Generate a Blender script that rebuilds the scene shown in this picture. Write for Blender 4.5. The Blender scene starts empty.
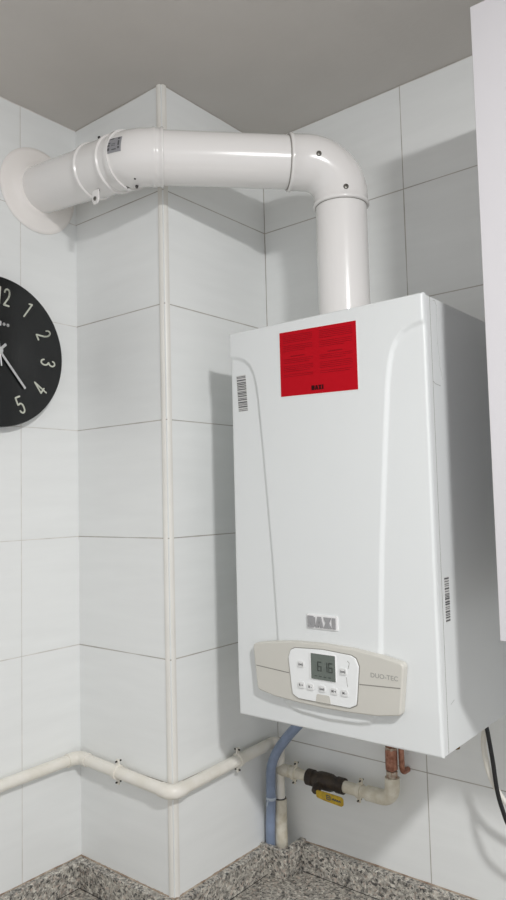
import bpy, bmesh, math, random
import numpy as np
from mathutils import Vector, Matrix
random.seed(7)
SC = bpy.context.scene
COL = SC.collection
PI = math.pi
# ------------------------------------------------------------------ dimensions (metres)
COLW, COLD = .2803, .3297          # pillar width (x) and depth (y)
TH, ROW0 = .2319, 1.0106           # tile height, first joint below the ceiling
CEIL = 1.2304
SPL = -.3568                       # top of the granite upstand
CT = -.410                         # counter surface
FLOOR = -1.31
BX, BY = .4162, -.2934             # boiler left edge, front plane
# ------------------------------------------------------------------ helpers
def s2l(c):
    out = []
    for v in c:
        v = v / 255.
        out.append(v / 12.92 if v <= .04045 else ((v + .055) / 1.055) ** 2.4)
    return (*out, 1)

def mat(name, rgb, rough=.5, metal=0., noise=0., nscale=20., bump=0., bscale=60., coat=0., rgb2=None, spec=None):
    m = bpy.data.materials.new(name); m.use_nodes = True
    nt = m.node_tree; b = nt.nodes['Principled BSDF']
    b.inputs['Base Color'].default_value = s2l(rgb)
    b.inputs['Roughness'].default_value = rough
    b.inputs['Metallic'].default_value = metal
    if coat: b.inputs['Coat Weight'].default_value = coat; b.inputs['Coat Roughness'].default_value = .08
    if spec is not None: b.inputs['Specular IOR Level'].default_value = spec
    tc = nt.nodes.new('ShaderNodeTexCoord')
    if noise or rgb2:
        n = nt.nodes.new('ShaderNodeTexNoise'); n.inputs['Scale'].default_value = nscale; n.inputs['Detail'].default_value = 6
        nt.links.new(tc.outputs['Object'], n.inputs['Vector'])
        r = nt.nodes.new('ShaderNodeValToRGB')
        r.color_ramp.elements[0].position = .35; r.color_ramp.elements[1].position = .65
        c2 = rgb2 if rgb2 else tuple(max(0, v * (1 - noise)) for v in rgb)
        r.color_ramp.elements[0].color = s2l(c2); r.color_ramp.elements[1].color = s2l(rgb)
        nt.links.new(n.outputs['Fac'], r.inputs['Fac']); nt.links.new(r.outputs['Color'], b.inputs['Base Color'])
    if bump:
        n2 = nt.nodes.new('ShaderNodeTexNoise'); n2.inputs['Scale'].default_value = bscale; n2.inputs['Detail'].default_value = 3
        nt.links.new(tc.outputs['Object'], n2.inputs['Vector'])
        bp = nt.nodes.new('ShaderNodeBump'); bp.inputs['Strength'].default_value = bump; bp.inputs['Distance'].default_value = .002
        nt.links.new(n2.outputs['Fac'], bp.inputs['Height']); nt.links.new(bp.outputs['Normal'], b.inputs['Normal'])
    return m

def tile_mat(name, axis, off, width, vertical=True, grout=(128, 118, 106), strength=1., rgb=(238, 240, 239)):
    """white wall tiles with thin dirty joints; axis = horizontal object axis index."""
    m = bpy.data.materials.new(name); m.use_nodes = True
    nt = m.node_tree; N = nt.nodes; L = nt.links; b = N['Principled BSDF']
    tc = N.new('ShaderNodeTexCoord'); sp = N.new('ShaderNodeSeparateXYZ'); L.new(tc.outputs['Object'], sp.inputs[0])
    def M(op, a, b_=None, c=None):
        n = N.new('ShaderNodeMath'); n.operation = op
        for i, v in enumerate((a, b_, c)):
            if v is None: continue
            if isinstance(v, (int, float)): n.inputs[i].default_value = v
            else: L.new(v, n.inputs[i])
        return n.outputs[0]
    def dist(sock, o, w):
        t = M('DIVIDE', M('SUBTRACT', sock, o), w)
        f = M('SUBTRACT', t, M('ROUND', t))
        return M('MULTIPLY', M('ABSOLUTE', f), w)
    dz = dist(sp.outputs[2], ROW0, TH)
    d = dz
    if vertical:
        dx = dist(sp.outputs[axis], off, width); d = M('MINIMUM', dz, dx)
    dcl = M('MULTIPLY', M('ABSOLUTE', M('SUBTRACT', sp.outputs[2], CEIL)), .45); d = M('MINIMUM', d, dcl)
    if name == 'tiles_pillar': d = M('MINIMUM', d, M('MULTIPLY', M('ABSOLUTE', M('SUBTRACT', sp.outputs[1], 0.)), 1.3))
    ns = N.new('ShaderNodeTexNoise'); ns.inputs['Scale'].default_value = 9; ns.inputs['Detail'].default_value = 5
    L.new(tc.outputs['Object'], ns.inputs['Vector'])
    half = M('MULTIPLY_ADD', ns.outputs['Fac'], .0016, .0001)     # joint half width, uneven
    g = M('SUBTRACT', 1., M('SMOOTH_MIN', M('DIVIDE', d, M('MULTIPLY', half, 1.6)), 1., .1))
    g = M('MAXIMUM', g, 0.)
    g = M('MULTIPLY', g, strength)
    # base tile colour: faint horizontal ripples of the glaze
    mp = N.new('ShaderNodeMapping'); mp.inputs['Scale'].default_value = (2, 2, 14); L.new(tc.outputs['Object'], mp.inputs['Vector'])
    nr = N.new('ShaderNodeTexNoise'); nr.inputs['Scale'].default_value = 3; nr.inputs['Detail'].default_value = 4; L.new(mp.outputs[0], nr.inputs['Vector'])
    rr = N.new('ShaderNodeValToRGB'); rr.color_ramp.elements[0].position = .3; rr.color_ramp.elements[1].position = .7
    rr.color_ramp.elements[0].color = s2l(tuple(v - 4 for v in rgb)); rr.color_ramp.elements[1].color = s2l(rgb)
    L.new(nr.outputs['Fac'], rr.inputs['Fac'])
    n3 = N.new('ShaderNodeTexNoise'); n3.inputs['Scale'].default_value = 30; n3.inputs['Detail'].default_value = 4; L.new(tc.outputs['Object'], n3.inputs['Vector'])
    gr = N.new('ShaderNodeValToRGB'); gr.color_ramp.elements[0].position = .35; gr.color_ramp.elements[1].position = .65
    gr.color_ramp.elements[0].color = s2l(grout); gr.color_ramp.elements[1].color = s2l(tuple(min(255, v + 38) for v in grout))
    L.new(n3.outputs['Fac'], gr.inputs['Fac'])
    mx = N.new('ShaderNodeMix'); mx.data_type = 'RGBA'
    L.new(g, mx.inputs['Factor']); L.new(rr.outputs['Color'], mx.inputs['A']); L.new(gr.outputs['Color'], mx.inputs['B'])
    # tiny brown specks
    vo = N.new('ShaderNodeTexVoronoi'); vo.inputs['Scale'].default_value = 9; L.new(tc.outputs['Object'], vo.inputs['Vector'])
    spk = M('MULTIPLY', M('LESS_THAN', vo.outputs['Distance'], .012), .6)
    mx2 = N.new('ShaderNodeMix'); mx2.data_type = 'RGBA'; L.new(spk, mx2.inputs['Factor'])
    L.new(mx.outputs['Result'], mx2.inputs['A']); mx2.inputs['B'].default_value = s2l((120, 100, 80))
    L.new(mx2.outputs['Result'], b.inputs['Base Color'])
    ro = M('MULTIPLY_ADD', g, .45, .3); L.new(ro, b.inputs['Roughness'])
    bp = N.new('ShaderNodeBump'); bp.inputs['Strength'].default_value = .25; bp.inputs['Distance'].default_value = .001
    hgt = M('SUBTRACT', M('MULTIPLY', nr.outputs['Fac'], .8), g); L.new(hgt, bp.inputs['Height']); L.new(bp.outputs['Normal'], b.inputs['Normal'])
    return m

class MB:
    """collects geometry of one mesh."""
    def __init__(s): s.v = []; s.f = []
    def add(s, vs, fs):
        o = len(s.v); s.v += [tuple(v) for v in vs]; s.f += [tuple(i + o for i in f) for f in fs]; return s
    def box(s, a, b):
        x0, y0, z0 = a; x1, y1, z1 = b
        return s.add([(x0,y0,z0),(x1,y0,z0),(x1,y1,z0),(x0,y1,z0),(x0,y0,z1),(x1,y0,z1),(x1,y1,z1),(x0,y1,z1)],
              [(3,2,1,0),(4,5,6,7),(0,1,5,4),(1,2,6,5),(2,3,7,6),(3,0,4,7)])
    def tube(s, pts, rad, n=24, cap=True):
        pts = [Vector(p) for p in pts]
        if isinstance(rad, (int, float)): rad = [rad] * len(pts)
        tg = []
        for i in range(len(pts)):
            a = pts[max(0, i-1)]; b = pts[min(len(pts)-1, i+1)]
            d = (b - a)
            if d.length < 1e-7:
                far = [p for p in pts[i+1:] if (p - pts[i]).length > 1e-7]
                d = (far[0] - pts[i]) if (far and not tg) else (tg[-1] if tg else Vector((0,0,1)))
            tg.append(d.normalized())
        up = Vector((0,0,1)) if abs(tg[0].z) < .9 else Vector((1,0,0))
        nrm = (up - tg[0] * up.dot(tg[0])).normalized()
        vs = []; fs = []
        for i, p in enumerate(pts):
            nrm = (nrm - tg[i] * nrm.dot(tg[i])).normalized(); bi = tg[i].cross(nrm)
            for k in range(n):
                a = 2 * PI * k / n
                vs.append(p + (nrm * math.cos(a) + bi * math.sin(a)) * rad[i])
        for i in range(len(pts) - 1):
            for k in range(n):
                a = i*n + k; b = i*n + (k+1) % n
                fs.append((a, b, b + n, a + n))
        if cap:
            fs.append(tuple(reversed(range(n)))); fs.append(tuple(range((len(pts)-1)*n, len(pts)*n)))
        return s.add(vs, fs)
    def prism(s, poly, fn, t0, t1):
        """extrude a 2D polygon; fn(u, v, t) -> xyz"""
        n = len(poly); s.k = getattr(s, 'k', 0) + 1; e = 2.2e-5 * (s.k % 14) * (1 if t1 > t0 else -1); t1 = t1 + e; t0 = t0 - e
        vs = [fn(u, v, t0) for u, v in poly] + [fn(u, v, t1) for u, v in poly]
        fs = [tuple(range(n)), tuple(reversed(range(n, 2*n)))] + [(i, i+n, (i+1)%n+n, (i+1)%n) for i in range(n)]
        return s.add(vs, fs)
    def stroke(s, line, w, fn, t0, t1, rnd=True):
        for (a, b) in zip(line[:-1], line[1:]):
            dx, dy = b[0]-a[0], b[1]-a[1]; l = math.hypot(dx, dy) or 1e-9
            nx, ny = -dy/l*w/2, dx/l*w/2
            s.prism([(a[0]+nx,a[1]+ny),(a[0]-nx,a[1]-ny),(b[0]-nx,b[1]-ny),(b[0]+nx,b[1]+ny)], fn, t0, t1)
        if rnd:
            for p in line:
                s.prism([(p[0]+w/2*math.cos(k*PI/5), p[1]+w/2*math.sin(k*PI/5)) for k in range(10)], fn, t0, t1 )
        return s
    def build(s, name, m, parent=None, smooth=False, bevel=0., bseg=3, angle=40, org=None):
        me = bpy.data.meshes.new(name)
        o_ = Vector(org) if org else Vector((0,0,0))
        me.from_pydata([tuple(Vector(v) - o_) for v in s.v], [], s.f); me.update()
        bm = bmesh.new(); bm.from_mesh(me)
        bmesh.ops.recalc_face_normals(bm, faces=bm.faces[:]); bm.to_mesh(me); bm.free()
        me.materials.append(m)
        o = bpy.data.objects.new(name, me); COL.objects.link(o)
        if org: o.location = org
        if parent:
            o.parent = parent
            if parent.name in WORLD: o.matrix_parent_inverse = Matrix.Translation(-WORLD[parent.name])
            WORLD[o.name] = Vector(org) if org else Vector((0,0,0))
            if not org and parent.name in WORLD: pass
        else: WORLD[o.name] = Vector(org) if org else Vector((0,0,0))
        if smooth:
            for p in me.polygons: p.use_smooth = True
            me.set_sharp_from_angle(angle=math.radians(angle))
        if bevel:
            md = o.modifiers.new('bevel', 'BEVEL'); md.width = bevel; md.segments = bseg; md.limit_method = 'ANGLE'; md.angle_limit = math.radians(35)
            for p in me.polygons: p.use_smooth = True
            me.set_sharp_from_angle(angle=math.radians(35))
            wn = o.modifiers.new('wn', 'WEIGHTED_NORMAL')
        return o
WORLD = {}
def empty(name, loc, label, cat, group=None):
    o = bpy.data.objects.new(name, None); COL.objects.link(o); o.location = loc; o.empty_display_size = .05
    WORLD[o.name] = Vector(loc); tag(o, label, cat, group); return o
def tag(o, label, cat=None, group=None):
    o['label'] = label
    if cat: o['category'] = cat
    if group: o['group'] = group
    return o
def struct(o): o['kind'] = 'structure'; return o
def fillet(pts, R, n=10):
    pts = [Vector(p) for p in pts]; out = [pts[0]]
    if isinstance(R, (int, float)): R = [R]*len(pts)
    for i in range(1, len(pts)-1):
        a, p, b = pts[i-1], pts[i], pts[i+1]
        u = (a-p).normalized(); w = (b-p).normalized(); ang = u.angle(w)
        r = R[i]; t = r / math.tan(ang/2)
        c = p + (u+w).normalized() * (r / math.sin(ang/2))
        s0 = p + u*t - c; s1 = p + w*t - c; tot = s0.angle(s1)
        for k in range(n+1):
            f = k/n; v = (s0*math.sin((1-f)*tot) + s1*math.sin(f*tot)) / math.sin(tot)
            out.append(c + v)
    out.append(pts[-1]); return out
def smooth_path(pts, n=8):
    P = [Vector(p) for p in pts]; P = [P[0]*2-P[1]] + P + [P[-1]*2-P[-2]]; out = []
    for i in range(1, len(P)-2):
        for k in range(n):
            t = k/n
            out.append(.5*((2*P[i]) + (P[i+1]-P[i-1])*t + (2*P[i-1]-5*P[i]+4*P[i+1]-P[i+2])*t*t + (3*P[i]-P[i-1]-3*P[i+1]+P[i+2])*t**3))
    out.append(P[-2]); return out
def text_poly(txt, size, extrude, offset=0., spacing=1.):
    cu = bpy.data.curves.new('t', 'FONT'); cu.body = txt; cu.size = size; cu.extrude = extrude; cu.offset = offset
    cu.align_x = 'CENTER'; cu.align_y = 'CENTER'; cu.space_character = spacing; cu.resolution_u = 4
    ob = bpy.data.objects.new('t', cu); COL.objects.link(ob)
    dg = bpy.context.evaluated_depsgraph_get(); dg.update(); me = bpy.data.meshes.new_from_object(ob.evaluated_get(dg))
    vs = [tuple(v.co) for v in me.vertices]; fs = [tuple(p.vertices) for p in me.polygons]
    bpy.data.objects.remove(ob); bpy.data.curves.remove(cu); bpy.data.meshes.remove(me)
    return vs, fs

# ------------------------------------------------------------------ materials
M_back = tile_mat('tiles_back', 0, .6416, .361)
M_left = tile_mat('tiles_left', 1, -.4714, .361, grout=(176, 170, 162), strength=.8)
M_pill = tile_mat('tiles_pillar', 0, 0, 1, vertical=False)
M_ceil = mat('ceiling_paint', (206, 202, 197), .9, noise=.02, nscale=6, bump=.15, bscale=90)
M_trim = mat('trim_plastic', (232, 230, 224), .35, noise=.03, nscale=12)
M_cream = mat('painted_pipe', (238, 235, 227), .35, rgb2=(230, 226, 215), nscale=25, bump=.2, bscale=90)
M_creamdirty = mat('painted_pipe_grubby', (226, 221, 206), .5, rgb2=(206, 198, 178), nscale=60, bump=.3, bscale=120)
M_enam = mat('boiler_enamel', (226, 229, 229), .32, bump=.05, bscale=250)
M_flue = mat('flue_enamel', (238, 236, 234), .2, coat=.3)
M_gask = mat('gasket', (150, 147, 142), .7)
M_rub = mat('white_rubber', (244, 240, 236), .55)
M_grey = mat('fascia_grey', (206, 204, 196), .45)
M_seam = mat('seam', (140, 138, 132), .7)
M_letter = mat('faded_lettering', (158, 157, 152), .5)
M_scuff = mat('scuff', (178, 180, 178), .6)
M_ctl = mat('control_white', (238, 240, 240), .35)
M_but = mat('button', (226, 227, 226), .4)
M_ink = mat('ink', (84, 84, 86), .6)
M_lcd = mat('lcd', (104, 112, 106), .22)
M_lcdd = mat('lcd_digit', (58, 64, 60), .3)
M_red = mat('red_sticker', (186, 6, 26), .6, spec=.15)
M_redtext = mat('red_sticker_text', (144, 6, 22), .6, spec=.15)
M_redlogo = mat('red_sticker_logo', (48, 6, 12), .6, spec=.15)
M_paper = mat('label_paper', (232, 232, 230), .5)
M_barbg = mat('barcode_ground', (206, 206, 204), .5)
M_silver = mat('silver', (158, 158, 160), .4, metal=.2)
M_screw = mat('screw', (120, 118, 112), .35, metal=.9)
M_dark = mat('dark_steel', (44, 42, 40), .5)
M_black = mat('clock_black', (20, 22, 23), .22)
M_num = mat('numeral', (196, 200, 186), .5)
M_hand = mat('hand', (190, 192, 192), .4)
M_white = mat('white', (238, 238, 238), .4)
M_door = mat('cabinet_laminate', (210, 208, 211), .4)
M_hose = mat('hose', (140, 155, 182), .35, rgb2=(128, 142, 166), nscale=40)
M_hosetie = mat('tie', (190, 200, 212), .25)
M_copper = mat('copper', (178, 128, 106), .45, metal=.35, rgb2=(132, 84, 64), nscale=120)
M_tin = mat('tinned_nut', (200, 190, 176), .35, metal=.6, rgb2=(140, 110, 90), nscale=150)
M_valve = mat('old_valve', (62, 50, 38), .55, rgb2=(38, 30, 24), nscale=90, bump=.5, bscale=200)
M_yel = mat('yellow_lever', (206, 172, 36), .5, rgb2=(170, 140, 40), nscale=160)
M_brass = mat('brass', (120, 92, 48), .4, metal=.8)
M_cable = mat('black_cable', (20, 20, 22), .4)
M_seal = mat('sealant', (186, 174, 158), .7, rgb2=(138, 116, 98), nscale=45, bump=.5, bscale=200)
M_foil = mat('foil_label', (150, 150, 154), .35)
M_floor = mat('floor_tile', (170, 165, 158), .5, noise=.05)

def granite():
    m = bpy.data.materials.new('granite'); m.use_nodes = True
    nt = m.node_tree; N = nt.nodes; L = nt.links; b = N['Principled BSDF']
    tc = N.new('ShaderNodeTexCoord')
    wob = N.new('ShaderNodeTexNoise'); wob.inputs['Scale'].default_value = 120; L.new(tc.outputs['Object'], wob.inputs['Vector'])
    mv = N.new('ShaderNodeMix'); mv.data_type = 'RGBA'; mv.inputs['Factor'].default_value = .012
    L.new(tc.outputs['Object'], mv.inputs['A']); L.new(wob.outputs['Color'], mv.inputs['B'])
    n1 = N.new('ShaderNodeTexVoronoi'); n1.inputs['Scale'].default_value = 260; L.new(mv.outputs['Result'], n1.inputs['Vector'])
    r1 = N.new('ShaderNodeValToRGB'); r1.color_ramp.interpolation = 'CONSTANT'
    el = r1.color_ramp.elements; el[0].position = 0; el[0].color = s2l((96, 94, 92)); el[1].position = .12; el[1].color = s2l((146, 142, 136))
    for p, c in ((.26, (186, 181, 171)), (.5, (206, 202, 192)), (.68, (198, 184, 172)), (.77, (168, 165, 158)), (.86, (222, 218, 208))):
        e = el.new(p); e.color = s2l(c)
    sp = N.new('ShaderNodeSeparateColor'); L.new(n1.outputs['Color'], sp.inputs[0]); L.new(sp.outputs[0], r1.inputs['Fac'])
    n2 = N.new('ShaderNodeTexNoise'); n2.inputs['Scale'].default_value = 95; n2.inputs['Detail'].default_value = 8; n2.inputs['Roughness'].default_value = .7
    L.new(tc.outputs['Object'], n2.inputs['Vector'])
    r2 = N.new('ShaderNodeValToRGB'); r2.color_ramp.elements[0].position = .42; r2.color_ramp.elements[1].position = .55
    r2.color_ramp.elements[0].color = (.5, .5, .5, 1); r2.color_ramp.elements[1].color = (1, 1, 1, 1); L.new(n2.outputs['Fac'], r2.inputs['Fac'])
    mx = N.new('ShaderNodeMix'); mx.data_type = 'RGBA'; mx.blend_type = 'MULTIPLY'; mx.inputs['Factor'].default_value = 1
    L.new(r1.outputs['Color'], mx.inputs['A']); L.new(r2.outputs['Color'], mx.inputs['B'])
    L.new(mx.outputs['Result'], b.inputs['Base Color']); b.inputs['Roughness'].default_value = .35
    return m
M_gran = granite()

# ------------------------------------------------------------------ the room
struct(MB().box((-.12, -3.2, FLOOR), (0, .12, CEIL)).build('wall_left', M_left))
struct(MB().box((0, 0, FLOOR), (2.6, .12, CEIL)).build('wall_back', M_back))
struct(MB().box((0, -COLD, FLOOR), (COLW, 0, CEIL)).build('wall_pillar', M_pill))
struct(MB().box((-.12, -3.2, CEIL), (2.6, .12, CEIL + .1)).build('ceiling', M_ceil))
struct(MB().box((-.12, -3.2, FLOOR - .1), (2.6, .12, FLOOR)).build('floor', M_floor))
# rounded plastic corner bead on the pillar
arc = [(COLW - .0095 + .0120 * math.cos(a), -COLD + .0095 + .0120 * math.sin(a)) for a in [(-PI/2 - .25) + k * (PI/2 + .5) / 12 for k in range(13)]]
b = MB(); b.prism(arc + [(COLW - .012, -COLD + .012)], lambda u, v, t: (u, v, t), SPL - .002, CEIL)
struct(b.build('trim_1', M_trim, smooth=True, angle=50))
# ------------------------------------------------------------------ granite
ctp = MB(); poly = [(.0, -COLD), (0, -2.6), (.62, -2.6), (.62, -.95), (2.5, -.95), (2.5, 0), (COLW, 0), (COLW, -COLD)]
ctp.prism(poly, lambda u, v, t: (u, v, t), CT - .03, CT)
tag(ctp.build('countertop', M_gran, bevel=.003), 'speckled grey granite worktop running round the tiled pillar', 'worktop')
T = .02
def upstand(a, b_, lab, seal_a, seal_b, joint=None):
    e = empty('granite_upstand', (a[0], a[1], CT), lab, 'upstand')
    MB().box((a[0], a[1], CT), (b_[0], b_[1], SPL)).build('strip', M_gran, e, bevel=.0015)
    s = MB()
    sa = Vector((*seal_a, SPL)); sb = Vector((*seal_b, SPL)); n = 60; rnd = random.Random(sum(seal_a)*100)
    s.tube([sa.lerp(sb, k/n) for k in range(n+1)], [.0012 + .0014*rnd.random() for k in range(n+1)], 8)
    s.build('sealant', M_seal, e, smooth=True)
    if joint: MB().tube([(*joint[0], CT), (*joint[1], CT)], .0010, 6).build('joint', M_dark, e)
upstand((0, -2.6), (T, -COLD), 'granite upstand under the left wall below the clock', (.001, -2.6), (.001, -COLD), ((T, -2.6), (T, -COLD-T)))
upstand((T, -COLD-T), (COLW + T, -COLD), 'short granite upstand along the front face of the pillar', (0, -COLD-.001), (COLW, -COLD-.001), ((T, -COLD-T), (COLW+T, -COLD-T)))
upstand((COLW, -COLD), (COLW + T, -.075), 'granite upstand along the side of the pillar facing the boiler', (COLW+.001, -COLD), (COLW+.001, -.075), ((COLW+T, -COLD-T), (COLW+T, -.075)))
upstand((.350, -T), (2.5, 0), 'long granite upstand along the back wall below the boiler', (.350, -.001), (2.5, -.001), ((.35, -T), (2.5, -T)))
bk = MB().box((COLW, -.0755, CT), (.350, -.0645, SPL + .006)).box((.336, -.0645, CT), (.350, 0, SPL + .006))
tag(bk.build('granite_pipe_cover', M_gran, bevel=.0015), 'small granite corner cover boxing in the feet of the hose and pipe', 'cover')

# ------------------------------------------------------------------ flue
A0 = Vector((.576, -.137, .700)); A = Vector((.576, -.137, 1.035)); Bp = Vector((.308, -.419, 1.035)); Cw = Vector((.0, -.426, 1.060))
R_ = .0495
fl = empty('flue_pipe', A0, 'thick white flue pipe rising from the boiler and bending into the left wall', 'pipe')
dAB = (Bp - A).normalized(); dBC = (Cw - Bp).normalized()
z1 = .948
MB().tube([A0 + Vector((0,0,.001)), (A.x, A.y, z1 + .01)], R_, 64).build('pipe', M_flue, fl, smooth=True)
def ring(c, d, prof, name, m, par, n=64):
    d = Vector(d).normalized(); c = Vector(c)
    return MB().tube([c + d*t for t, r in prof], [r for t, r in prof], n).build(name, m, par, smooth=True, angle=50)
ring((A.x, A.y, .705), (0,0,1), [(-.0065, .0545), (.004, .0545), (.006, .0535), (.0065, .049)], 'base_collar', M_rub, fl)
# 90 degree elbow with sockets
L1 = (A - Vector((.505, -.212, 1.035))).length
S1 = A + dAB * L1
path = fillet([Vector((A.x, A.y, z1)), A, S1], [0, .068, 0], 20)
el = MB()
r0 = R_ + .0028
pre = [Vector((A.x, A.y, z1)), Vector((A.x, A.y, z1+.001))]; pr_ = [r0+.0005, r0+.0020]
pre += [Vector((A.x, A.y, z1+.006)), Vector((A.x, A.y, z1+.0085))]; pr_ += [r0+.0020, r0]
post = [S1 - dAB*.0085, S1 - dAB*.006, S1 - dAB*.001, S1]; po_ = [r0, r0+.002, r0+.002, r0+.0005]
mid = path[1:-1]
mid = [p for p in mid if p.z > z1+.012 and (S1-p).dot(dAB) > .012]
el.tube(pre + mid + post, pr_ + [r0]*len(mid) + po_, 64)
e90 = el.build('elbow', M_flue, fl, smooth=True, angle=60)
tag(e90, 'right-angle flue elbow above the boiler with two screws')
ring((A.x, A.y, z1), (0,0,1), [(-.0012, R_+.0010), (0.0005, R_+.0010)], 'gasket', M_gask, fl)
ring(S1, dAB, [(-.0005, R_+.0014), (.0018, R_+.0014)], 'gasket', M_gask, fl)
def screw(c, d, par, r=.0042, m=None, h=.0022):
    d = Vector(d).normalized(); c = Vector(c)
    s = MB().tube([c, c + d*h*.6, c + d*h], [r, r, r*.7], 14).build('screw', m or M_screw, par, smooth=True, angle=50)
    k = MB().tube([c + d*h, c + d*(h+.0003)], r*.35, 6).build('screw_slot', M_dark, s)
    return s
cen = Vector((1.286, -1.3025, .387))
def on_tube(axp, axd, toward, r):
    """point on a pipe wall facing a direction"""
    axd = Vector(axd).normalized(); t = Vector(toward); t = (t - axd*t.dot(axd)).normalized(); return Vector(axp) + t*r, t
for (px, pz, dep) in ((.5570, 1.031, -.19), (.6250, .9660, -.19)):
    # nearest outer surface of the elbow in the direction of the room
    P = Vector((px, dep, pz)); near = min(path, key=lambda p: (p - P).length + (0 if p else 0))
    i = path.index(near); tg = (path[min(i+1, len(path)-1)] - path[max(i-1, 0)]).normalized()
    o, dr = on_tube(near, tg, P - near, r0 - .0003); screw(o, dr, fl, .005)
# diagonal straight run
S2 = Vector((.327, -.399, 1.035))
MB().tube([S1 - dAB*.02, S2 + dAB*.01], R_, 64).build('pipe', M_flue, fl, smooth=True)
# 45 degree elbow
E0 = Vector((.341, -.3845, 1.035)); E1 = Bp + dBC * .036
path2 = fillet([E0, Bp, E1], [0, .078, 0], 16)
mid = [p for p in path2[1:-1]]
pre = [E0, E0 + dAB*.001, E0 + dAB*.0045, E0 + dAB*.0065, E0+dAB*.014, E0+dAB*.016, E0+dAB*.019, E0+dAB*.021]
pr_ = [r0+.0005, r0+.0020, r0+.0020, r0, r0, r0+.0015, r0+.0015, r0]
mid = [p for p in mid if (p-E0).dot(dAB) > .023]
e45 = MB().tube(pre + mid + [E1 - dBC*.012, E1 - dBC*.010, E1 - dBC*.001, E1], pr_ + [r0]*len(mid) + [r0, r0+.0032, r0+.0032, r0+.0006], 64).build('elbow', M_flue, fl, smooth=True, angle=60)
tag(e45, 'obtuse flue elbow beside the pillar carrying a foil label')
# wider sleeve clamp with beads, then the wall section
sl0 = E1 - dBC*.002; 
prof = [(0, r0-.0004), (.022, r0-.0004), (.024, r0+.0030), (.028, r0+.0030), (.030, r0), (.086, r0), (.088, r0+.0030), (.092, r0+.0030), (.094, r0-.001)]
ring(sl0, dBC, prof, 'sleeve', M_flue, fl)
w0 = sl0 + dBC*.088
MB().tube([w0, Cw + dBC*.01], R_, 64).build('pipe', M_flue, fl, smooth=True)
# wall flange
fc = Vector((0, -.4285, 1.0570))
fp = [(.0002, .088), (.0012, .0915), (.003, .0910), (.0042, .083), (.005, .066), (.009, .0555), (.0125, .0525), (.0130, .0500)]
fo = MB().tube([fc + Vector((t,0,0)) for t, r in fp], [r for t, r in fp], 72).build('wall_flange', M_rub, fl, smooth=True, angle=80)
tag(fo, 'round white rubber collar flat on the tiles')
# clamp tab below the sleeve and small dark screws
tb = sl0 + dBC*.063 + Vector((0, -.020, -.0650))
tab = MB(); pl = [(-.008, .014), (.009, .014), (.0105, -.004), (.006, -.0125), (-.004, -.014), (-.0105, -.006)]
tab.prism(pl, lambda u, v, t: (tb.x + u, tb.y - t, tb.z + v), 0, .003)
tabo = tab.build('clamp_tab', M_flue, fl, bevel=.0008)
screw(tb + Vector((0, -.003, -.003)), (0, -1, 0), tabo, .0042)
for t, up in ((.045, Vector((0, -.66, 1))), (.056, Vector((0, -.36, -1)))):
    c, d = on_tube(sl0 + dBC*t, dBC, up, r0 + .0005); screw(c, d, fl, .0028, M_dark, .004)
i_ = min(range(1, len(path2)-1), key=lambda k: abs(path2[k].x - .301)); tg_ = (path2[i_+1] - path2[i_-1]).normalized()
c, d = on_tube(path2[i_], tg_, Vector((.05, .02, -1)), r0); screw(c, d, fl, .003, M_dark, .005)
c, d = on_tube(path2[i_-1] + (path2[i_-1]-path2[i_])*.6, tg_, Vector((.05, -.42, -1)), r0); screw(c, d, fl, .0020, M_dark, .001)
# foil label wrapped on the 45 elbow
lb = MB(); c0 = E1 - dBC*.008 ; 
rp = [E1] + [p for p in path2[::-1][1:]]
def along(u):
    for a, b_ in zip(rp[:-1], rp[1:]):
        l = (b_-a).length
        if u <= l: return a + (b_-a)*(u/l), (a-b_).normalized()
        u -= l
    return rp[-1], (rp[-2]-rp[-1]).normalized()
def lab_pt(u, a, h=0.0006):
    ax, _ = along(u + .006)
    d = (along(max(0, u + .006 - .006))[0] - along(u + .006 + .006)[0]).normalized()
    side = Vector((0, -1, 0)); side = (side - d*side.dot(d)).normalized(); upv = d.cross(side); upv = upv if upv.z > 0 else -upv
    return ax + (side*math.cos(a) + upv*math.sin(a)) * (r0 + h)
def lab_patch(mb, u0, u1, a0, a1, h):
    n, m = 8, 6; top = []; bot = []
    for i in range(n+1):
        for k in range(m+1):
            top.append(lab_pt(u0+(u1-u0)*k/m, a0+(a1-a0)*i/n, h)); bot.append(lab_pt(u0+(u1-u0)*k/m, a0+(a1-a0)*i/n, h-.0004))
    T_ = len(top); fs = []
    for i in range(n):
        for k in range(m):
            q_ = (i*(m+1)+k, i*(m+1)+k+1, (i+1)*(m+1)+k+1, (i+1)*(m+1)+k); fs += [q_, tuple(x+T_ for x in reversed(q_))]
    bd_ = [k for k in range(m+1)] + [i*(m+1)+m for i in range(1, n+1)] + [n*(m+1)+k for k in range(m-1, -1, -1)] + [i*(m+1) for i in range(n-1, 0, -1)]
    for a, b_ in zip(bd_, bd_[1:]+bd_[:1]): fs.append((a, a+T_, b_+T_, b_))
    return mb.add(top + bot, fs)
lo = lab_patch(MB(), 0, .020, -.14, .42, .0008).build('foil_label', M_foil, fl, smooth=True)
tag(lo, 'small grey printed foil label')
pk = MB()
for (u, v, a, c) in ((.020, .024, .52, .58), (.003, .012, .56, .60), (.001, .005, .15, .24), (.001, .005, .30, .36), (.002, .006, .40, .44), (.021, .0235, .28, .46), (.010, .018, .15, .18), (.009, .016, .30, .315), (.009, .016, .36, .375), (.021, .024, .17, .24)):
    lab_patch(pk, (u+.001)*.72, (v+.001)*.72, a-.2, c-.2, .0012)
pk.build('printing', M_ink, lo)

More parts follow.
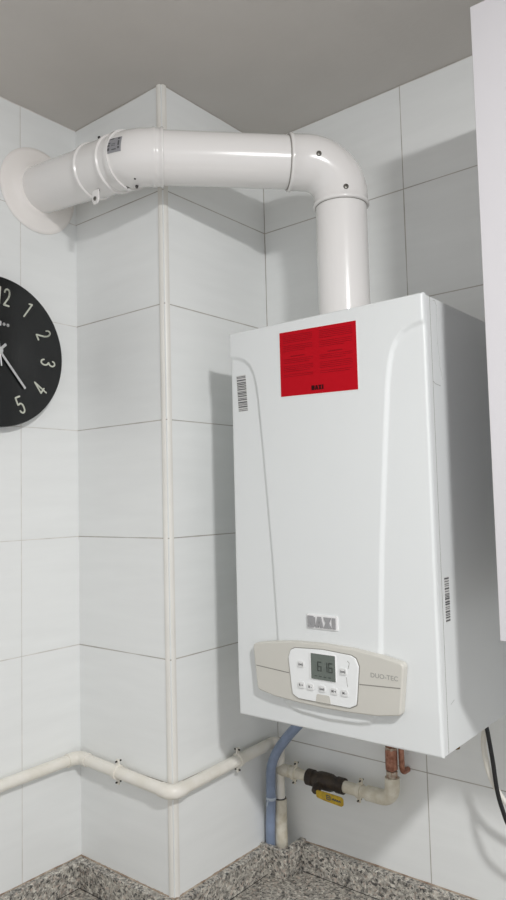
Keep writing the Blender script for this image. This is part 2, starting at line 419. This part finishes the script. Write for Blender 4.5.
# ------------------------------------------------------------------ boiler
bo = empty('boiler', (BX + .2, -.15, 0), 'white wall-mounted gas boiler with a grey control fascia and red sticker', 'boiler')
def F(u, v, t=0.): return (BX + u, BY - t, v)     # boiler front coordinates; t = towards the room
W_, H_, GX, GZ = .4, .7, 268, 440
left = [(-.03, .6575), (.005, .653), (.020, .6495), (.034, .643), (.046, .632), (.0545, .616), (.0595, .596), (.064, .567), (.0725, .47), (.0865, .29), (.0935, .16), (.098, .06), (.106, .036), (.120, .026), (.140, .0215), (.1965, .0185)]
right = [(.393 - u, v) for u, v in left[::-1]][1:]
line = np.array(left + right)
U0, U1, V0_, V1 = -.002, .395, -.006, .700
us = np.linspace(U0, U1, GX); vs_ = np.linspace(V0_, V1, GZ)
U, V = np.meshgrid(us, vs_)
D = np.full(U.shape, 9.)
for a, b_ in zip(line[:-1], line[1:]):
    ab = b_ - a; t = np.clip(((U-a[0])*ab[0] + (V-a[1])*ab[1]) / (ab@ab), 0, 1)
    D = np.minimum(D, np.hypot(U - a[0] - t*ab[0], V - a[1] - t*ab[1]))
polyg = np.vstack([line, [[.5, .8], [-.1, .8]]])
inside = np.zeros(U.shape, bool); j = len(polyg) - 1
for i in range(len(polyg)):
    xi, yi = polyg[i]; xj, yj = polyg[j]
    c = ((yi > V) != (yj > V)) & (U < (xj-xi)*(V-yi)/((yj-yi) if yj != yi else 1e-12) + xi); inside ^= c; j = i
sd = np.where(inside, D, -D)
s = np.clip((sd + .0045)/.009, 0, 1); s = s*s*(3-2*s)
hh = -(.0042 + .002*np.clip(1 - V/.06, 0, 1))*(1-s)
ed = np.minimum(np.minimum(U-U0, U1-U), np.minimum(V-V0_, V1-V)); rr_ = .004
k = np.clip(1 - ed/rr_, 0, 1); hh = hh - rr_*(1-np.sqrt(np.clip(1-k*k, 0, 1)))
mb = MB(); depth = .0115
vv = [F(U[j, i], V[j, i], hh[j, i]) for j in range(GZ) for i in range(GX)]
ff = [(j*GX+i, j*GX+i+1, (j+1)*GX+i+1, (j+1)*GX+i) for j in range(GZ-1) for i in range(GX-1)]
rim = [i for i in range(GX)] + [j*GX+GX-1 for j in range(1, GZ)] + [(GZ-1)*GX+i for i in range(GX-2, -1, -1)] + [j*GX for j in range(GZ-2, 0, -1)]
n0 = len(vv)
for r in rim: vv.append((vv[r][0], BY + depth, vv[r][2]))
for k_ in range(len(rim)): ff.append((rim[k_], n0+k_, n0+(k_+1) % len(rim), rim[(k_+1) % len(rim)]))
ff.append(tuple(range(n0, n0+len(rim))))
mb.add(vv, ff); cover = mb.build('front_cover', M_enam, bo, smooth=True, angle=50)
tag(cover, 'smooth white front cover with curved pressed ridges')
MB().box((BX-.0008, BY+depth+.0020, -.0045), (BX+.3943, -.002, .6985)).build('casing', M_enam, bo, bevel=.0010)
MB().box((BX+.3940, BY+.0262, -.0035), (BX+.39455, BY+.0270, .698)).build('fold_line', M_seam, bo)
MB().box((BX+.0002, BY+depth-.001, -.003), (BX+.3930, BY+depth+.004, .697)).build('seam_gap', M_seam, bo)
# fascia
def rounded(poly, r, n=6):
    out = []; m = len(poly)
    for i in range(m):
        a, p, b_ = Vector(poly[i-1]), Vector(poly[i]), Vector(poly[(i+1) % m])
        rr = r[i] if isinstance(r, (list, tuple)) else r
        if rr <= 0: out.append(tuple(p)); continue
        u = (a-p).normalized(); w = (b_-p).normalized(); ang = u.angle(w)
        t = rr/math.tan(ang/2); c = p + (u+w).normalized()*(rr/math.sin(ang/2)); s0 = p+u*t-c; s1 = p+w*t-c; tot = s0.angle(s1)
        for k in range(n+1):
            f = k/n; v = (s0*math.sin((1-f)*tot)+s1*math.sin(f*tot))/math.sin(tot); out.append(tuple(c+v))
    return out
def mir(h): return h + [(.4 - u, v) for u, v in h[::-1]]
fas = mir([(.200-.0001, .0415), (.150, .0425), (.098, .0455), (.0575, .0525), (.0520, .094), (.0515, .1295), (.0900, .1375), (.1400, .1430), (.1999, .1448)])
fas = [(.148, .0415), (.096, .0445), (.0570, .0515), (.0480, .1305), (.0880, .1375), (.1380, .1430), (.1965, .1448)]
fas = [(.1965, .0405)] + fas + [(.393-u, v) for u, v in fas[:-1][::-1]]
fr = [0, 0, 0, .007, .008, 0, 0, 0, 0, 0, .008, .007, 0, 0]
fp_ = rounded(fas, fr)
b = MB(); b.prism(fp_, lambda u, v, t: F(u, v, t), -.004, .012)
fa = b.build('control_fascia', M_grey, bo, bevel=.003, bseg=4)
tag(fa, 'warm grey curved fascia panel across the lower front')
b = MB(); b.prism(rounded([(.0560, .0925), (.1275, .0885), (.1275, .0900), (.0560, .0940)], 0), lambda u, v, t: F(u, v, t), .0115, .0123)
b.build('groove', M_seam, fa)
b = MB(); b.prism([(.2660, .0885), (.3380, .0925), (.3380, .0940), (.2660, .0900)], lambda u, v, t: F(u, v, t), .0115, .0123)
b.build('groove', M_seam, fa)
FC = lambda u, v, t=0.: F(u - .0022, v, t)
b = MB(); cu = [(.1365, .0640), (.1380, .0560), (.1500, .0500), (.2500, .0500), (.2620, .0560), (.2635, .0640), (.2690, .1170), (.2640, .1290), (.2550, .1330), (.2, .1360), (.1450, .1330), (.1360, .1290), (.1310, .1170)]
b2 = MB(); b2.prism([(.2+(u-.2)*1.018, .093+(v-.093)*1.025) for u, v in rounded(cu, [.004]*13)], FC, .011, .0124); b2.build('bezel', M_seam, fa)
b.prism(rounded(cu, [.004]*13), FC, .012, .0150)
cp = b.build('control_unit', M_ctl, fa, bevel=.0012)
tag(cp, 'white rounded control unit with buttons and display')
# flatten the hierarchy: buttons, display belong to the boiler control unit
cp.parent = bo; cp.matrix_parent_inverse = Matrix.Translation(-WORLD[bo.name])
b = MB(); b.prism(rounded([(.1755, .0865), (.2275, .0865), (.2275, .1305), (.1755, .1305)], .002), FC, .0148, .0165)
b.build('display_frame', M_white, cp, bevel=.0006)
b = MB(); b.prism(rounded([(.1790, .0875), (.2265, .0875), (.2265, .1290), (.1790, .1290)], .001), FC, .0163, .0168)
b.build('display', M_lcd, cp)
def seg7(mb, ch, u, v, w, h, t, t0, t1):
    S = {'a': [(u, v+h), (u+w, v+h)], 'b': [(u+w, v+h), (u+w, v+h/2)], 'c': [(u+w, v+h/2), (u+w, v)], 'd': [(u, v), (u+w, v)], 'e': [(u, v), (u, v+h/2)], 'f': [(u, v+h/2), (u, v+h)], 'g': [(u, v+h/2), (u+w, v+h/2)]}
    for k in {'6': 'acdefg', '1': 'bc'}[ch]: mb.stroke(S[k], t, FC, t0, t1)
b = MB(); seg7(b, '6', .1925, .102, .0065, .014, .0016, .0167, .0171); seg7(b, '1', .2065, .102, .004, .014, .0016, .0167, .0171); seg7(b, '6', .2140, .102, .0065, .014, .0016, .0167, .0171)
for k in range(4): b.stroke([(.186 + k*.009, .093), (.190 + k*.009, .093)], .0010, FC, .0167, .0171)
b.build('digits', M_lcdd, cp)
for (u, v, w, t) in ((.1580, .1080, .013, 'OK'), (.2410, .1065, .013, 'OK'), (.1575, .0735, .013, 'R +'), (.1760, .0730, .013, 'R -'), (.1995, .0730, .0125, 'OK'), (.2225, .0725, .013, 'M +'), (.2425, .0725, .013, 'M -')):
    b = MB(); hw = w/2; hv = .0053
    b.prism(rounded([(u-hw, v-hv), (u+hw, v-hv), (u+hw, v+hv), (u-hw, v+hv)], .0025), FC, .0148, .0170)
    bt = b.build('button', M_but, cp, bevel=.0006)
    v3, f3 = text_poly(t if t != 'OK' else '(oo)', .0055, .0001, .0002)
    bb = MB(); bb.add([FC(u + x, v + y, .0171 + z) for x, y, z in v3], f3); bb.build('button_mark', M_ink, cp)
b = MB(); b.prism(rounded([(.1855, .0505), (.2150, .0505), (.2130, .0635), (.1880, .0635)], [.0005, .0005, .003, .003]), FC, .0145, .0156); b.build('service_flap', M_grey, cp)
b = MB(); b.stroke([(.249, .124), (.2525, .121), (.2515, .117), (.250, .112)], .0007, FC, .0149, .0152); b.build('scratch', M_seam, cp)
b = MB(); b.stroke([(.246, .098), (.248, .083)], .0006, FC, .0149, .0152); b.build('scratch', M_seam, cp)
v3, f3 = text_poly('DUO-TEC', .0105, .0001, .0001, 1.0)
b = MB(); b.add([F(.3105 + x*1.05, .1065 + y*.95, .0121 + z) for x, y, z in v3], f3); b.build('lettering', M_letter, fa)

def letters(fn, u0, v0, w, h, sw, t0, t1, m, par):
    """BAXI in heavy wide capitals, one mesh"""
    b = MB(); lw = (w - 3*w*.035) / 3.35; x = u0; e = sw/2
    def st(line): b.stroke(line, sw, fn, t0, t1, False)
    y0, y1, ym = v0, v0+h, v0+h*.52
    # B
    st([(x+e, y0), (x+e, y1)])
    for (a, c) in ((y0, ym+e*.5), (ym-e*.5, y1)):
        st([(x, a+e*.8), (x+lw*.78, a+e*.8)]); st([(x, c-e*.8), (x+lw*.78, c-e*.8)]); st([(x+lw*.80, a+e*.5), (x+lw*.80, c-e*.5)])
    x += lw*1.0 + w*.02
    b.prism([(x, y0), (x+sw*1.05, y0), (x+lw*.5+.0, y1-h*.25), (x+lw-sw*1.05, y0), (x+lw, y0), (x+lw*.5+sw*.65, y1), (x+lw*.5-sw*.65, y1)], fn, t0, t1)
    b.prism([(x+lw*.22, y0+h*.18), (x+lw*.78, y0+h*.18), (x+lw*.74, y0+h*.38), (x+lw*.26, y0+h*.38)], fn, t0, t1)
    x += lw*1.0 + w*.02
    b.prism([(x, y0), (x+sw*1.2, y0), (x+lw, y1), (x+lw-sw*1.2, y1)], fn, t0, t1)
    b.prism([(x+lw-sw*1.2, y0), (x+lw, y0), (x+sw*1.2, y1), (x, y1)], fn, t0, t1)
    x += lw*1.0 + w*.035
    b.prism([(x, y0), (x+sw*1.1, y0), (x+sw*1.1, y1), (x, y1)], fn, t0, t1)
    return b.build('lettering', m, par)
# badge
b = MB(); b.prism(rounded([(.1615, .1665), (.2225, .1665), (.2225, .1905), (.1615, .1905)], .0015), F, -.0003, .0022)
bd = b.build('badge', M_white, bo, bevel=.0005); tag(bd, 'small rectangular maker badge with raised silver letters')
letters(F, .1635, .1692, .0560, .0180, .0056, .0020, .0040, M_silver, bd)
# red sticker
FS = lambda u, v, t=0.: F(.1972 + (u - .1963)*1.012, v - (u - .197)*.030 + .0005, t)
b = MB(); b.prism(rounded([(.1170, .5620), (.2755, .5620), (.2755, .6795), (.1170, .6795)], .003), FS, -.0003, .0004); st = b.build('sticker', M_paper, bo)
tag(st, 'red instruction sticker with white border')
b = MB(); b.prism(rounded([(.1185, .5635), (.2740, .5635), (.2740, .6780), (.1185, .6780)], .001), FS, .0002, .0007); b.build('sticker_face', M_red, st)
b = MB(); rn = random.Random(3)
for (u0, u1) in ((.126, .190), (.202, .268)):
    v = .671
    for blk in ((5), (4), (0), (3), (4), (2)):
        if blk == 0:
            v -= .004; b.stroke([(u0+.016, v), (u0+.045, v)], .0015, FS, .0006, .0008, False); v -= .005; continue
        for k in range(blk):
            u = u0; e = u1 - (0.018*rn.random() if k == blk-1 else .002)
            while u < e:
                w = .002 + .006*rn.random(); b.stroke([(u, v), (min(u+w, e), v)], .0009, FS, .0006, .0008, False); u += w + .0009
            v -= .0031
        v -= .0028
b.build('small_print', M_redtext, st)
letters(FS, .1835, .5700, .0245, .0078, .0024, .0006, .0010, M_redlogo, st)
# barcodes
def barcode(fn, u0, u1, v0, v1, seed, par, lab):
    b = MB(); b.prism([(u0, v0), (u1, v0), (u1, v1), (u0, v1)], fn, -.0004, .0004); o = b.build('barcode', M_barbg, par); tag(o, lab)
    b = MB(); rn = random.Random(seed); v = v0 + .0008
    while v < v1 - .0016:
        w = rn.choice([.0009, .0011, .0018, .0022]); b.prism([(u0+.0006, v), (u1-.0006, v), (u1-.0006, v+w), (u0+.0006, v+w)], fn, .0003, .0006); v += w + rn.choice([.0012, .0018, .0028])
    b.build('bars', M_ink, o)
barcode(lambda u, v, t: F(u + (.615 - v)*.055, v, t - .0042), .0120, .0345, .5500, .6180, 4, bo, 'barcode sticker on the upper left of the front')
xs_ = BX + .3943
barcode(lambda u, v, t: (xs_ + t, u, v), -.2580, -.2410, .1905, .2590, 9, bo, 'barcode sticker on the right side panel')
for ox, oz, wd, ln in ((-.005, .034, .0007, [(-.255, .665), (-.247, .668), (-.238, .664), (-.236, .655)]),
        (-.005, .034, .0007, [(-.250, .660), (-.243, .661), (-.238, .655), (-.239, .640), (-.240, .60), (-.236, .575), (-.234, .555), (-.229, .545), (-.227, .536)]),
        (-.005, .036, .0011, [(-.262, .528), (-.254, .5245), (-.235, .523)]), (.004, .012, .0008, [(-.256, .054), (-.243, .058)])):
    b = MB(); b.stroke([(u+ox, v+oz) for u, v in ln if v+oz < .697], wd, lambda u, v, t: (xs_ + t, u, v), -.0002, .0002); b.build('scratch', M_scuff, bo)
# fittings under the boiler
for (x, y, r, l, m) in ((BX+.378, -.205, .008, .016, M_brass), (BX+.378, -.150, .006, .010, M_dark), (BX+.10, -.17, .009, .012, M_brass)):
    MB().tube([(x, y, .003), (x, y, -l*.6), (x, y, -l)], [r, r, r*.8], 6).build('connection_stub', m, bo)

# ------------------------------------------------------------------ cream service pipe
PR = .0117; YF = -COLD - .0175; XL = .0175; XS = COLW + .0175
gp = empty('service_pipe', (COLW + .03, -.035, SPL), 'cream painted pipe run wrapping the pillar at knee of the worktop up to a copper joint', 'pipe')
gp['label'] = 'cream painted pipe clipped low around the pillar and along the wall to a yellow-levered valve'
XV, YV = .3115, -.038
P = [(XL, -2.2, -.163), (XL, YF, -.1450), (XS, YF, -.1555), (XS, YV-.004, -.1450), (XV + .0, YV-.004, -.1450)]
def seg(a, b_, r=PR, name='pipe', m=None):
    return MB().tube([a, b_], r, 24).build(name, m or M_cream, gp, smooth=True)
def lerp(a, b_, d):
    a, b_ = Vector(a), Vector(b_); return a + (b_-a).normalized()*d
def elbow(a, p, c, leg=.030, R=.018, r=PR+.0018, m=None):
    pts = fillet([lerp(p, a, leg), p, lerp(p, c, leg)], [0, R, 0], 10)
    return MB().tube([pts[0]] + pts + [pts[-1]], [PR] + [r]*len(pts) + [PR], 24).build('elbow', m or M_cream, gp, smooth=True, angle=50)
seg(P[0], lerp(P[1], P[0], .02)); elbow(P[0], P[1], P[2]); seg(lerp(P[1], P[2], .02), lerp(P[2], P[1], .02)); elbow(P[1], P[2], P[3])
seg(lerp(P[2], P[3], .02), lerp(P[3], P[2], .016))
V0 = (XV, YV, -.150)
c3 = fillet([lerp(P[3], P[2], .022), P[3], (XV+.001, YV, -.1455), (XV, YV, -.185)], [0, .012, .012, 0], 8)
MB().tube(c3, PR, 24).build('elbow', M_cream, gp, smooth=True)
seg((XV, YV, -.18), (XV, YV, CT+.002), PR - .001)
MB().tube([(XV, YV, -.262), (XV, YV, -.263), (XV, YV, CT+.001)], [PR, PR+.0022, PR+.0022], 24).build('sleeve', M_creamdirty, gp, smooth=True, angle=50)
MB().tube([(XV, YV, -.2605), (XV, YV, -.2625)], PR+.0008, 24).build('gasket', M_dark, gp, smooth=True)
# tee and branch along the back wall
B0 = (XV, YV, -.200); B1 = (.586, YV, -.2005); B2 = (.586, YV, -.112)
b = MB().tube([B0, lerp(B0, B1, .028), lerp(B0, B1, .029)], [PR+.001, PR+.001, PR-.0015], 24); b.build('tee', M_creamdirty, gp, smooth=True, angle=50)
seg(B0, (.425, YV, -.2003), PR-.001, m=M_creamdirty)
seg((.462, YV, -.2004), (.56, YV, -.2005), PR, m=M_creamdirty)
pts = fillet([(.530, YV, -.2005), B1, (.586, YV, -.158)], [0, .024, 0], 12)
MB().tube([pts[0]] + pts + [pts[-1]], [PR] + [PR+.0028]*len(pts) + [PR], 24).build('elbow', M_creamdirty, gp, smooth=True, angle=50)
def hexr(c, l, r, m, name='nut', n=6):
    return MB().tube([c, Vector(c)+Vector((0,0,l))], r, n).build(name, m, gp, bevel=.001)
cpp = MB().tube([(.586, YV, -.160), (.586, YV, -.100), (.586, YV-.02, -.06), (.586, YV-.05, -.0052)], .0085, 20).build('copper_pipe', M_copper, gp, smooth=True)
b = MB().tube([(.586, YV, -.142), (.586, YV, -.104)], .0118, 20); b.build('copper_coupling', M_copper, gp, smooth=True)
hexr((.586, YV, -.163), .018, .0125, M_tin); hexr((.586, YV, -.106), .006, .0128, M_tin)
cp2 = fillet([(.602, -.002, -.150), (.602, YV+.012, -.150), (.602, YV+.008, -.0052)], [0, .012, 0], 8)
MB().tube(cp2, .0055, 16).build('copper_pipe', M_copper, gp, smooth=True)
# old lever valve
vb = MB(); prof = [(.372, .012), (.373, .0165), (.388, .0165), (.389, .0145), (.396, .0150), (.404, .0175), (.418, .0180), (.432, .0175), (.440, .0145), (.447, .0145), (.448, .0160), (.464, .0160), (.465, .012)]
vx = lambda x: (x - .372) * .98 + .386
vb.tube([(vx(x), YV, -.2003) for x, r in prof], [r for x, r in prof], 20)
vo = vb.build('ball_valve', M_valve, gp, smooth=True, angle=35); tag(vo, 'dark corroded brass ball valve body')
MB().tube([(vx(.412), YV, -.2003), (vx(.412), YV-.028, -.209), (vx(.412), YV-.034, -.211)], [.009, .009, .0065], 16).build('valve_stem', M_valve, vo, smooth=True, angle=40)
ly = YV - .036
fnl = lambda u, v, t: (vx(.428) + u, ly - t, -.211 + v - u*.06)
b = MB(); b.prism(rounded([(-.008, -.008), (.012, -.0095), (.052, -.0095), (.056, -.006), (.056, .005), (.052, .0085), (.010, .0075), (-.008, .006)], [.004]*8), fnl, 0, .003)
lv = b.build('valve_lever', M_yel, vo, bevel=.0008); tag(lv, 'flat yellow lever handle with worn black markings')
b = MB()
b.stroke([(.018, -.004), (.018, .0035), (.026, .0035), (.026, -.004), (.018, -.004)], .0018, fnl, .0029, .0034); b.stroke([(.018, 0), (.026, 0)], .0015, fnl, .0029, .0034)
for u in (.031, .036, .041, .046): b.stroke([(u, -.0015), (u+.003, .001), (u+.0035, -.001)], .0022, fnl, .0029, .0034)
b.build('lever_mark', M_ink, lv)
# pipe clips: band round the pipe, back post, two small screws
def clip(c, along, normal, up, m=M_cream):
    c = Vector(c); al = Vector(along).normalized(); no = Vector(normal).normalized(); up = Vector(up).normalized()
    b = MB().tube([c - al*.0045, c - al*.004, c + al*.004, c + al*.0045], [PR, PR+.0028, PR+.0028, PR], 24)
    for s in (1, -1):
        p0 = c + up*s*(PR+.001); p1 = c + up*s*(PR+.0125)
        q_ = [p0 - al*.004 - no*.003, p0 + al*.004 - no*.003, p1 + al*.004 - no*.003, p1 - al*.004 - no*.003]
        q2 = [v + no*.003 for v in q_]
        b.add(q_ + q2, [(0,1,2,3), (7,6,5,4), (0,4,5,1), (1,5,6,2), (2,6,7,3), (3,7,4,0)])
    b.tube([c - no*(PR), c - no*.0170], .005, 12)
    o = b.build('pipe_clip', m, gp, smooth=True, angle=40)
    for s in (1, -1):
        p = c + up*s*(PR+.0085)
        MB().tube([p - no*.010, p + no*.004], .0018, 8).build('screw', M_dark, o)
        MB().tube([p - no*.002, p + no*.0005], .0036, 6).build('screw_nut', m, o)
def at(a, b_, f): return Vector(a).lerp(Vector(b_), f)
clip(at(P[1], P[2], .44), Vector(P[2])-Vector(P[1]), (0,-1,0), (.0,0,1))
clip(at(P[2], P[3], .62), Vector(P[3])-Vector(P[2]), (1,0,0), (0,0,1))
clip((.352, YV, -.2003), (1,0,0), (0,-1,0), (.15,0,1), M_creamdirty)
clip((.512, YV, -.2004), (1,0,0), (0,-1,0), (.15,0,1), M_creamdirty)
clip((XL, -1.0, -.155), (0,1,0), (1,0,0), (0,0,1))

# ------------------------------------------------------------------ drain hose
hs = empty('drain_hose', (.296, -.049, CT), 'blue-grey plastic drain hose dropping from under the boiler into the corner', 'hose')
hp = smooth_path([(.470, -.085, -.0052), (.440, -.083, -.036), (.3937, -.076, -.082), (.358, -.071, -.117), (.3280, -.0675, -.153), (.3115, -.0655, -.185), (.3075, -.0645, -.215), (.3050, -.0625, -.262), (.2985, -.0587, -.32), (.2928, -.0534, CT+.003)], 8)
HR = .0104
MB().tube(hp, HR, 28).build('hose', M_hose, hs, smooth=True)
MB().tube([(.3060, -.0629, -.2520), (.3059, -.0629, -.2535), (.3053, -.0626, -.2562), (.3052, -.0626, -.2575)], [HR, HR+.0012, HR+.0012, HR], 28).build('tie', M_hosetie, hs, smooth=True)
MB().tube([(.3060, -.072, -.2548), (.3090, -.080, -.2585), (.311, -.085, -.264)], [.0014, .0012, .0006], 8).build('tie_tail', M_hosetie, hs)
# ------------------------------------------------------------------ cables on the right
cb = MB().tube(smooth_path([(.8030, -.100, -.0052), (.8065, -.102, -.018), (.8125, -.102, -.060), (.8170, -.100, -.108), (.8240, -.098, -.140), (.8350, -.094, -.170), (.862, -.080, -.205), (.91, -.05, -.235), (.98, -.012, -.245), (1.0, -.002, -.245)], 8), .0036, 16)
co = cb.build('power_cable', M_cable, None, smooth=True, org=(1.0, -.002, -.245)); tag(co, 'black power cable hanging from under the right end of the boiler', 'cable')
cb = MB().tube(smooth_path([(.7985, -.088, -.0052), (.7955, -.090, -.020), (.7945, -.092, -.048), (.8005, -.090, -.086), (.8110, -.084, -.115), (.8290, -.076, -.142), (.860, -.060, -.170), (.90, -.030, -.185), (.95, -.002, -.19)], 8), .0046, 16)
co = cb.build('sensor_cable', M_cream, None, smooth=True, org=(.95, -.002, -.19)); tag(co, 'thicker cream cable hanging behind the black one under the boiler', 'cable')

# ------------------------------------------------------------------ wall cabinet
wc = empty('wall_cabinet', (1.15, -.18, .193), 'white laminate wall cabinet at the right edge of the picture', 'cabinet')
KX, KZ0, KZ1 = .9225, .1870, 1.085
MB().box((KX+.001, -.316, KZ0+.001), (KX+.449, -.001, KZ1-.001)).build('carcass', M_door, wc, bevel=.001)
MB().box((KX, -.3350, KZ0), (KX+.4485, -.3175, KZ1)).build('door', M_door, wc, bevel=.0012)

# ------------------------------------------------------------------ clock
CY, CZ, CR = -.5415, .6899, .1507
ck = empty('wall_clock', (0.001, CY, CZ), 'round black wall clock with thin pale numerals, cut off by the left edge', 'clock')
pf = [(.0, .128), (.004, .140), (.012, .1485), (.020, .1503), (.027, .1503), (.0292, .1492), (.0300, .1470)]
MB().tube([(t+.001, CY, CZ) for t, r in pf], [r for t, r in pf], 96).build('case', M_black, ck, smooth=True, angle=25)
TILT = math.radians(5)
def G(u, v, t):    # clock face coordinates: u right (towards +y), v up
    c, s_ = math.cos(-TILT), math.sin(-TILT)
    return (.0312 + t, CY + u*c - v*s_, CZ + u*s_ + v*c)
def arcp(cx, cy, rx, ry, a0, a1, n=10): return [(cx + rx*math.cos(math.radians(a0+(a1-a0)*k/n)), cy + ry*math.sin(math.radians(a0+(a1-a0)*k/n))) for k in range(n+1)]
# glyphs in a box 1 wide (-.5..+.5) and 2.4 high (-1.2..1.2)
GL = {'1': [[(-.32, .95), (.12, 1.2), (.12, -1.2)]],
 '2': [arcp(0, .7, .42, .5, 180, 0) + [(.42, .45), (.3, .0), (-.42, -1.2), (.46, -1.2)]],
 '3': [arcp(-.02, .68, .42, .5, 165, -60) + [(-.08, .1)], [(-.08, .1)] + arcp(-.02, -.6, .45, .6, 60, -165)],
 '4': [[(.22, -1.2), (.22, 1.2), (-.45, -.55), (.5, -.55)]],
 '5': [[(.42, 1.2), (-.35, 1.2), (-.42, .15)] + arcp(0, -.35, .42, .55, 130, 0)[1:] + arcp(0, -.7, .42, .5, 0, -170)],
 '6': [[(.35, 1.0)] + arcp(0, .7, .42, .5, 60, 180) + arcp(0, -.65, .42, .55, 180, 540, 18)],
 '7': [[(-.42, 1.2), (.42, 1.2), (-.1, -1.2)]],
 '8': [arcp(0, .62, .36, .55, -90, 270, 18), arcp(0, -.58, .42, .62, 90, 450, 18)],
 '9': [arcp(0, .6, .42, .58, 0, 360, 18) + arcp(0, -.65, .42, .55, 0, -130)],
 '0': [arcp(0, .65, .42, .55, 0, 180) + arcp(0, -.65, .42, .55, 180, 360) + [(.42, .65)]]}
for h in range(1, 13):
    a = math.radians(90 - 30*h); rad = .1140 if h != 12 else .1110
    flip = 4 <= h <= 8; rot = a - PI/2 + (PI if flip else 0)
    txt = str(h); mbn = MB(); S = .0138
    for ci, ch in enumerate(txt):
        ox = (ci - (len(txt)-1)/2) * 1.35
        for ln in GL[ch]:
            def fn(u, v, t, ox=ox, rad=rad, rot=rot, a=a):
                x = (u + ox) * S * .92; y = v * S
                return G(rad*math.cos(a) + x*math.cos(rot) - y*math.sin(rot), rad*math.sin(a) + x*math.sin(rot) + y*math.cos(rot), t)
            mbn.stroke(ln, (.0034/S), fn, 0, .0008)
    mbn.build('numeral', M_num, ck)
def hand(name, ang, l0, l1, w, t, m):
    a = math.radians(90 - ang); d = (math.cos(a), math.sin(a))
    b = MB(); b.stroke([(-d[0]*l0, -d[1]*l0), (d[0]*l1, d[1]*l1)], w, G, t, t+.0008, False); return b.build(name, m, ck)
hand('hour_hand', 221, .021, .052, .0052, .002, M_hand)
hand('minute_hand', 135.5, .018, .0905, .0045, .0035, M_hand)
hand('second_hand', -12, .0305, .092, .0024, .005, M_white)
MB().prism([(.007*math.cos(k*PI/12), .007*math.sin(k*PI/12)) for k in range(24)], G, -.0002, .0062).build('hub', M_hand, ck)
v3, f3 = text_poly('QUARTZ', .0062, .0001)
b = MB(); b.add([G(x - .0015, -.0935 + y, .0003 + z) for x, y, z in v3], f3); b.build('lettering', M_hand, ck)
b = MB()
for u in (.0095, .0185 - .0005): b.stroke(arcp(u - .002, .0555, .0014, .0016, 0, 360, 12), .0032, G, 0, .0004)
for u in (-.0185, -.0095, -.0005): b.stroke([(u, .0525), (u, .0585)], .004, G, 0, .0004)
b.build('emblem', M_hand, ck)

# ------------------------------------------------------------------ light
ld = bpy.data.lights.new('ceiling_lamp', 'AREA'); ld.shape = 'DISK'; ld.size = .125; ld.energy = 11.3; ld.color = (1, .992, .988)
lo_ = bpy.data.objects.new('ceiling_lamp', ld); COL.objects.link(lo_); lo_.location = (1.74, -1.16, 1.10)
lo_.rotation_euler = Vector((-.25, .18, -.95)).to_track_quat('-Z', 'Y').to_euler()
w = bpy.data.worlds.new('World'); SC.world = w; w.use_nodes = True
w.node_tree.nodes['Background'].inputs['Color'].default_value = (.97, .975, 1, 1); w.node_tree.nodes['Background'].inputs['Strength'].default_value = .40
# ------------------------------------------------------------------ camera
cd = bpy.data.cameras.new('camera'); cam = bpy.data.objects.new('camera', cd); COL.objects.link(cam); SC.camera = cam
cd.sensor_fit = 'VERTICAL'; cd.sensor_height = 24; cd.sensor_width = 24; cd.lens = 713.0667/900*24; cd.clip_start = .02
yaw, pitch, roll = .68199, .06824, -.02514
fwd = Vector((-math.sin(yaw)*math.cos(pitch), math.cos(yaw)*math.cos(pitch), math.sin(pitch)))
rt = Vector((math.cos(yaw), math.sin(yaw), 0)); up = rt.cross(fwd)
r2 = rt*math.cos(roll) + up*math.sin(roll); u2 = -rt*math.sin(roll) + up*math.cos(roll)
mw = Matrix((r2, u2, -fwd)).transposed().to_4x4(); mw.translation = Vector((1.2862, -1.3025, .3874)); cam.matrix_world = mw
vs = SC.view_settings; vs.view_transform = 'Standard'; vs.look = 'None'; vs.gamma = 1; vs.exposure = .96; vs.use_curve_mapping = False
SC.cycles.max_bounces = 10; SC.cycles.diffuse_bounces = 6
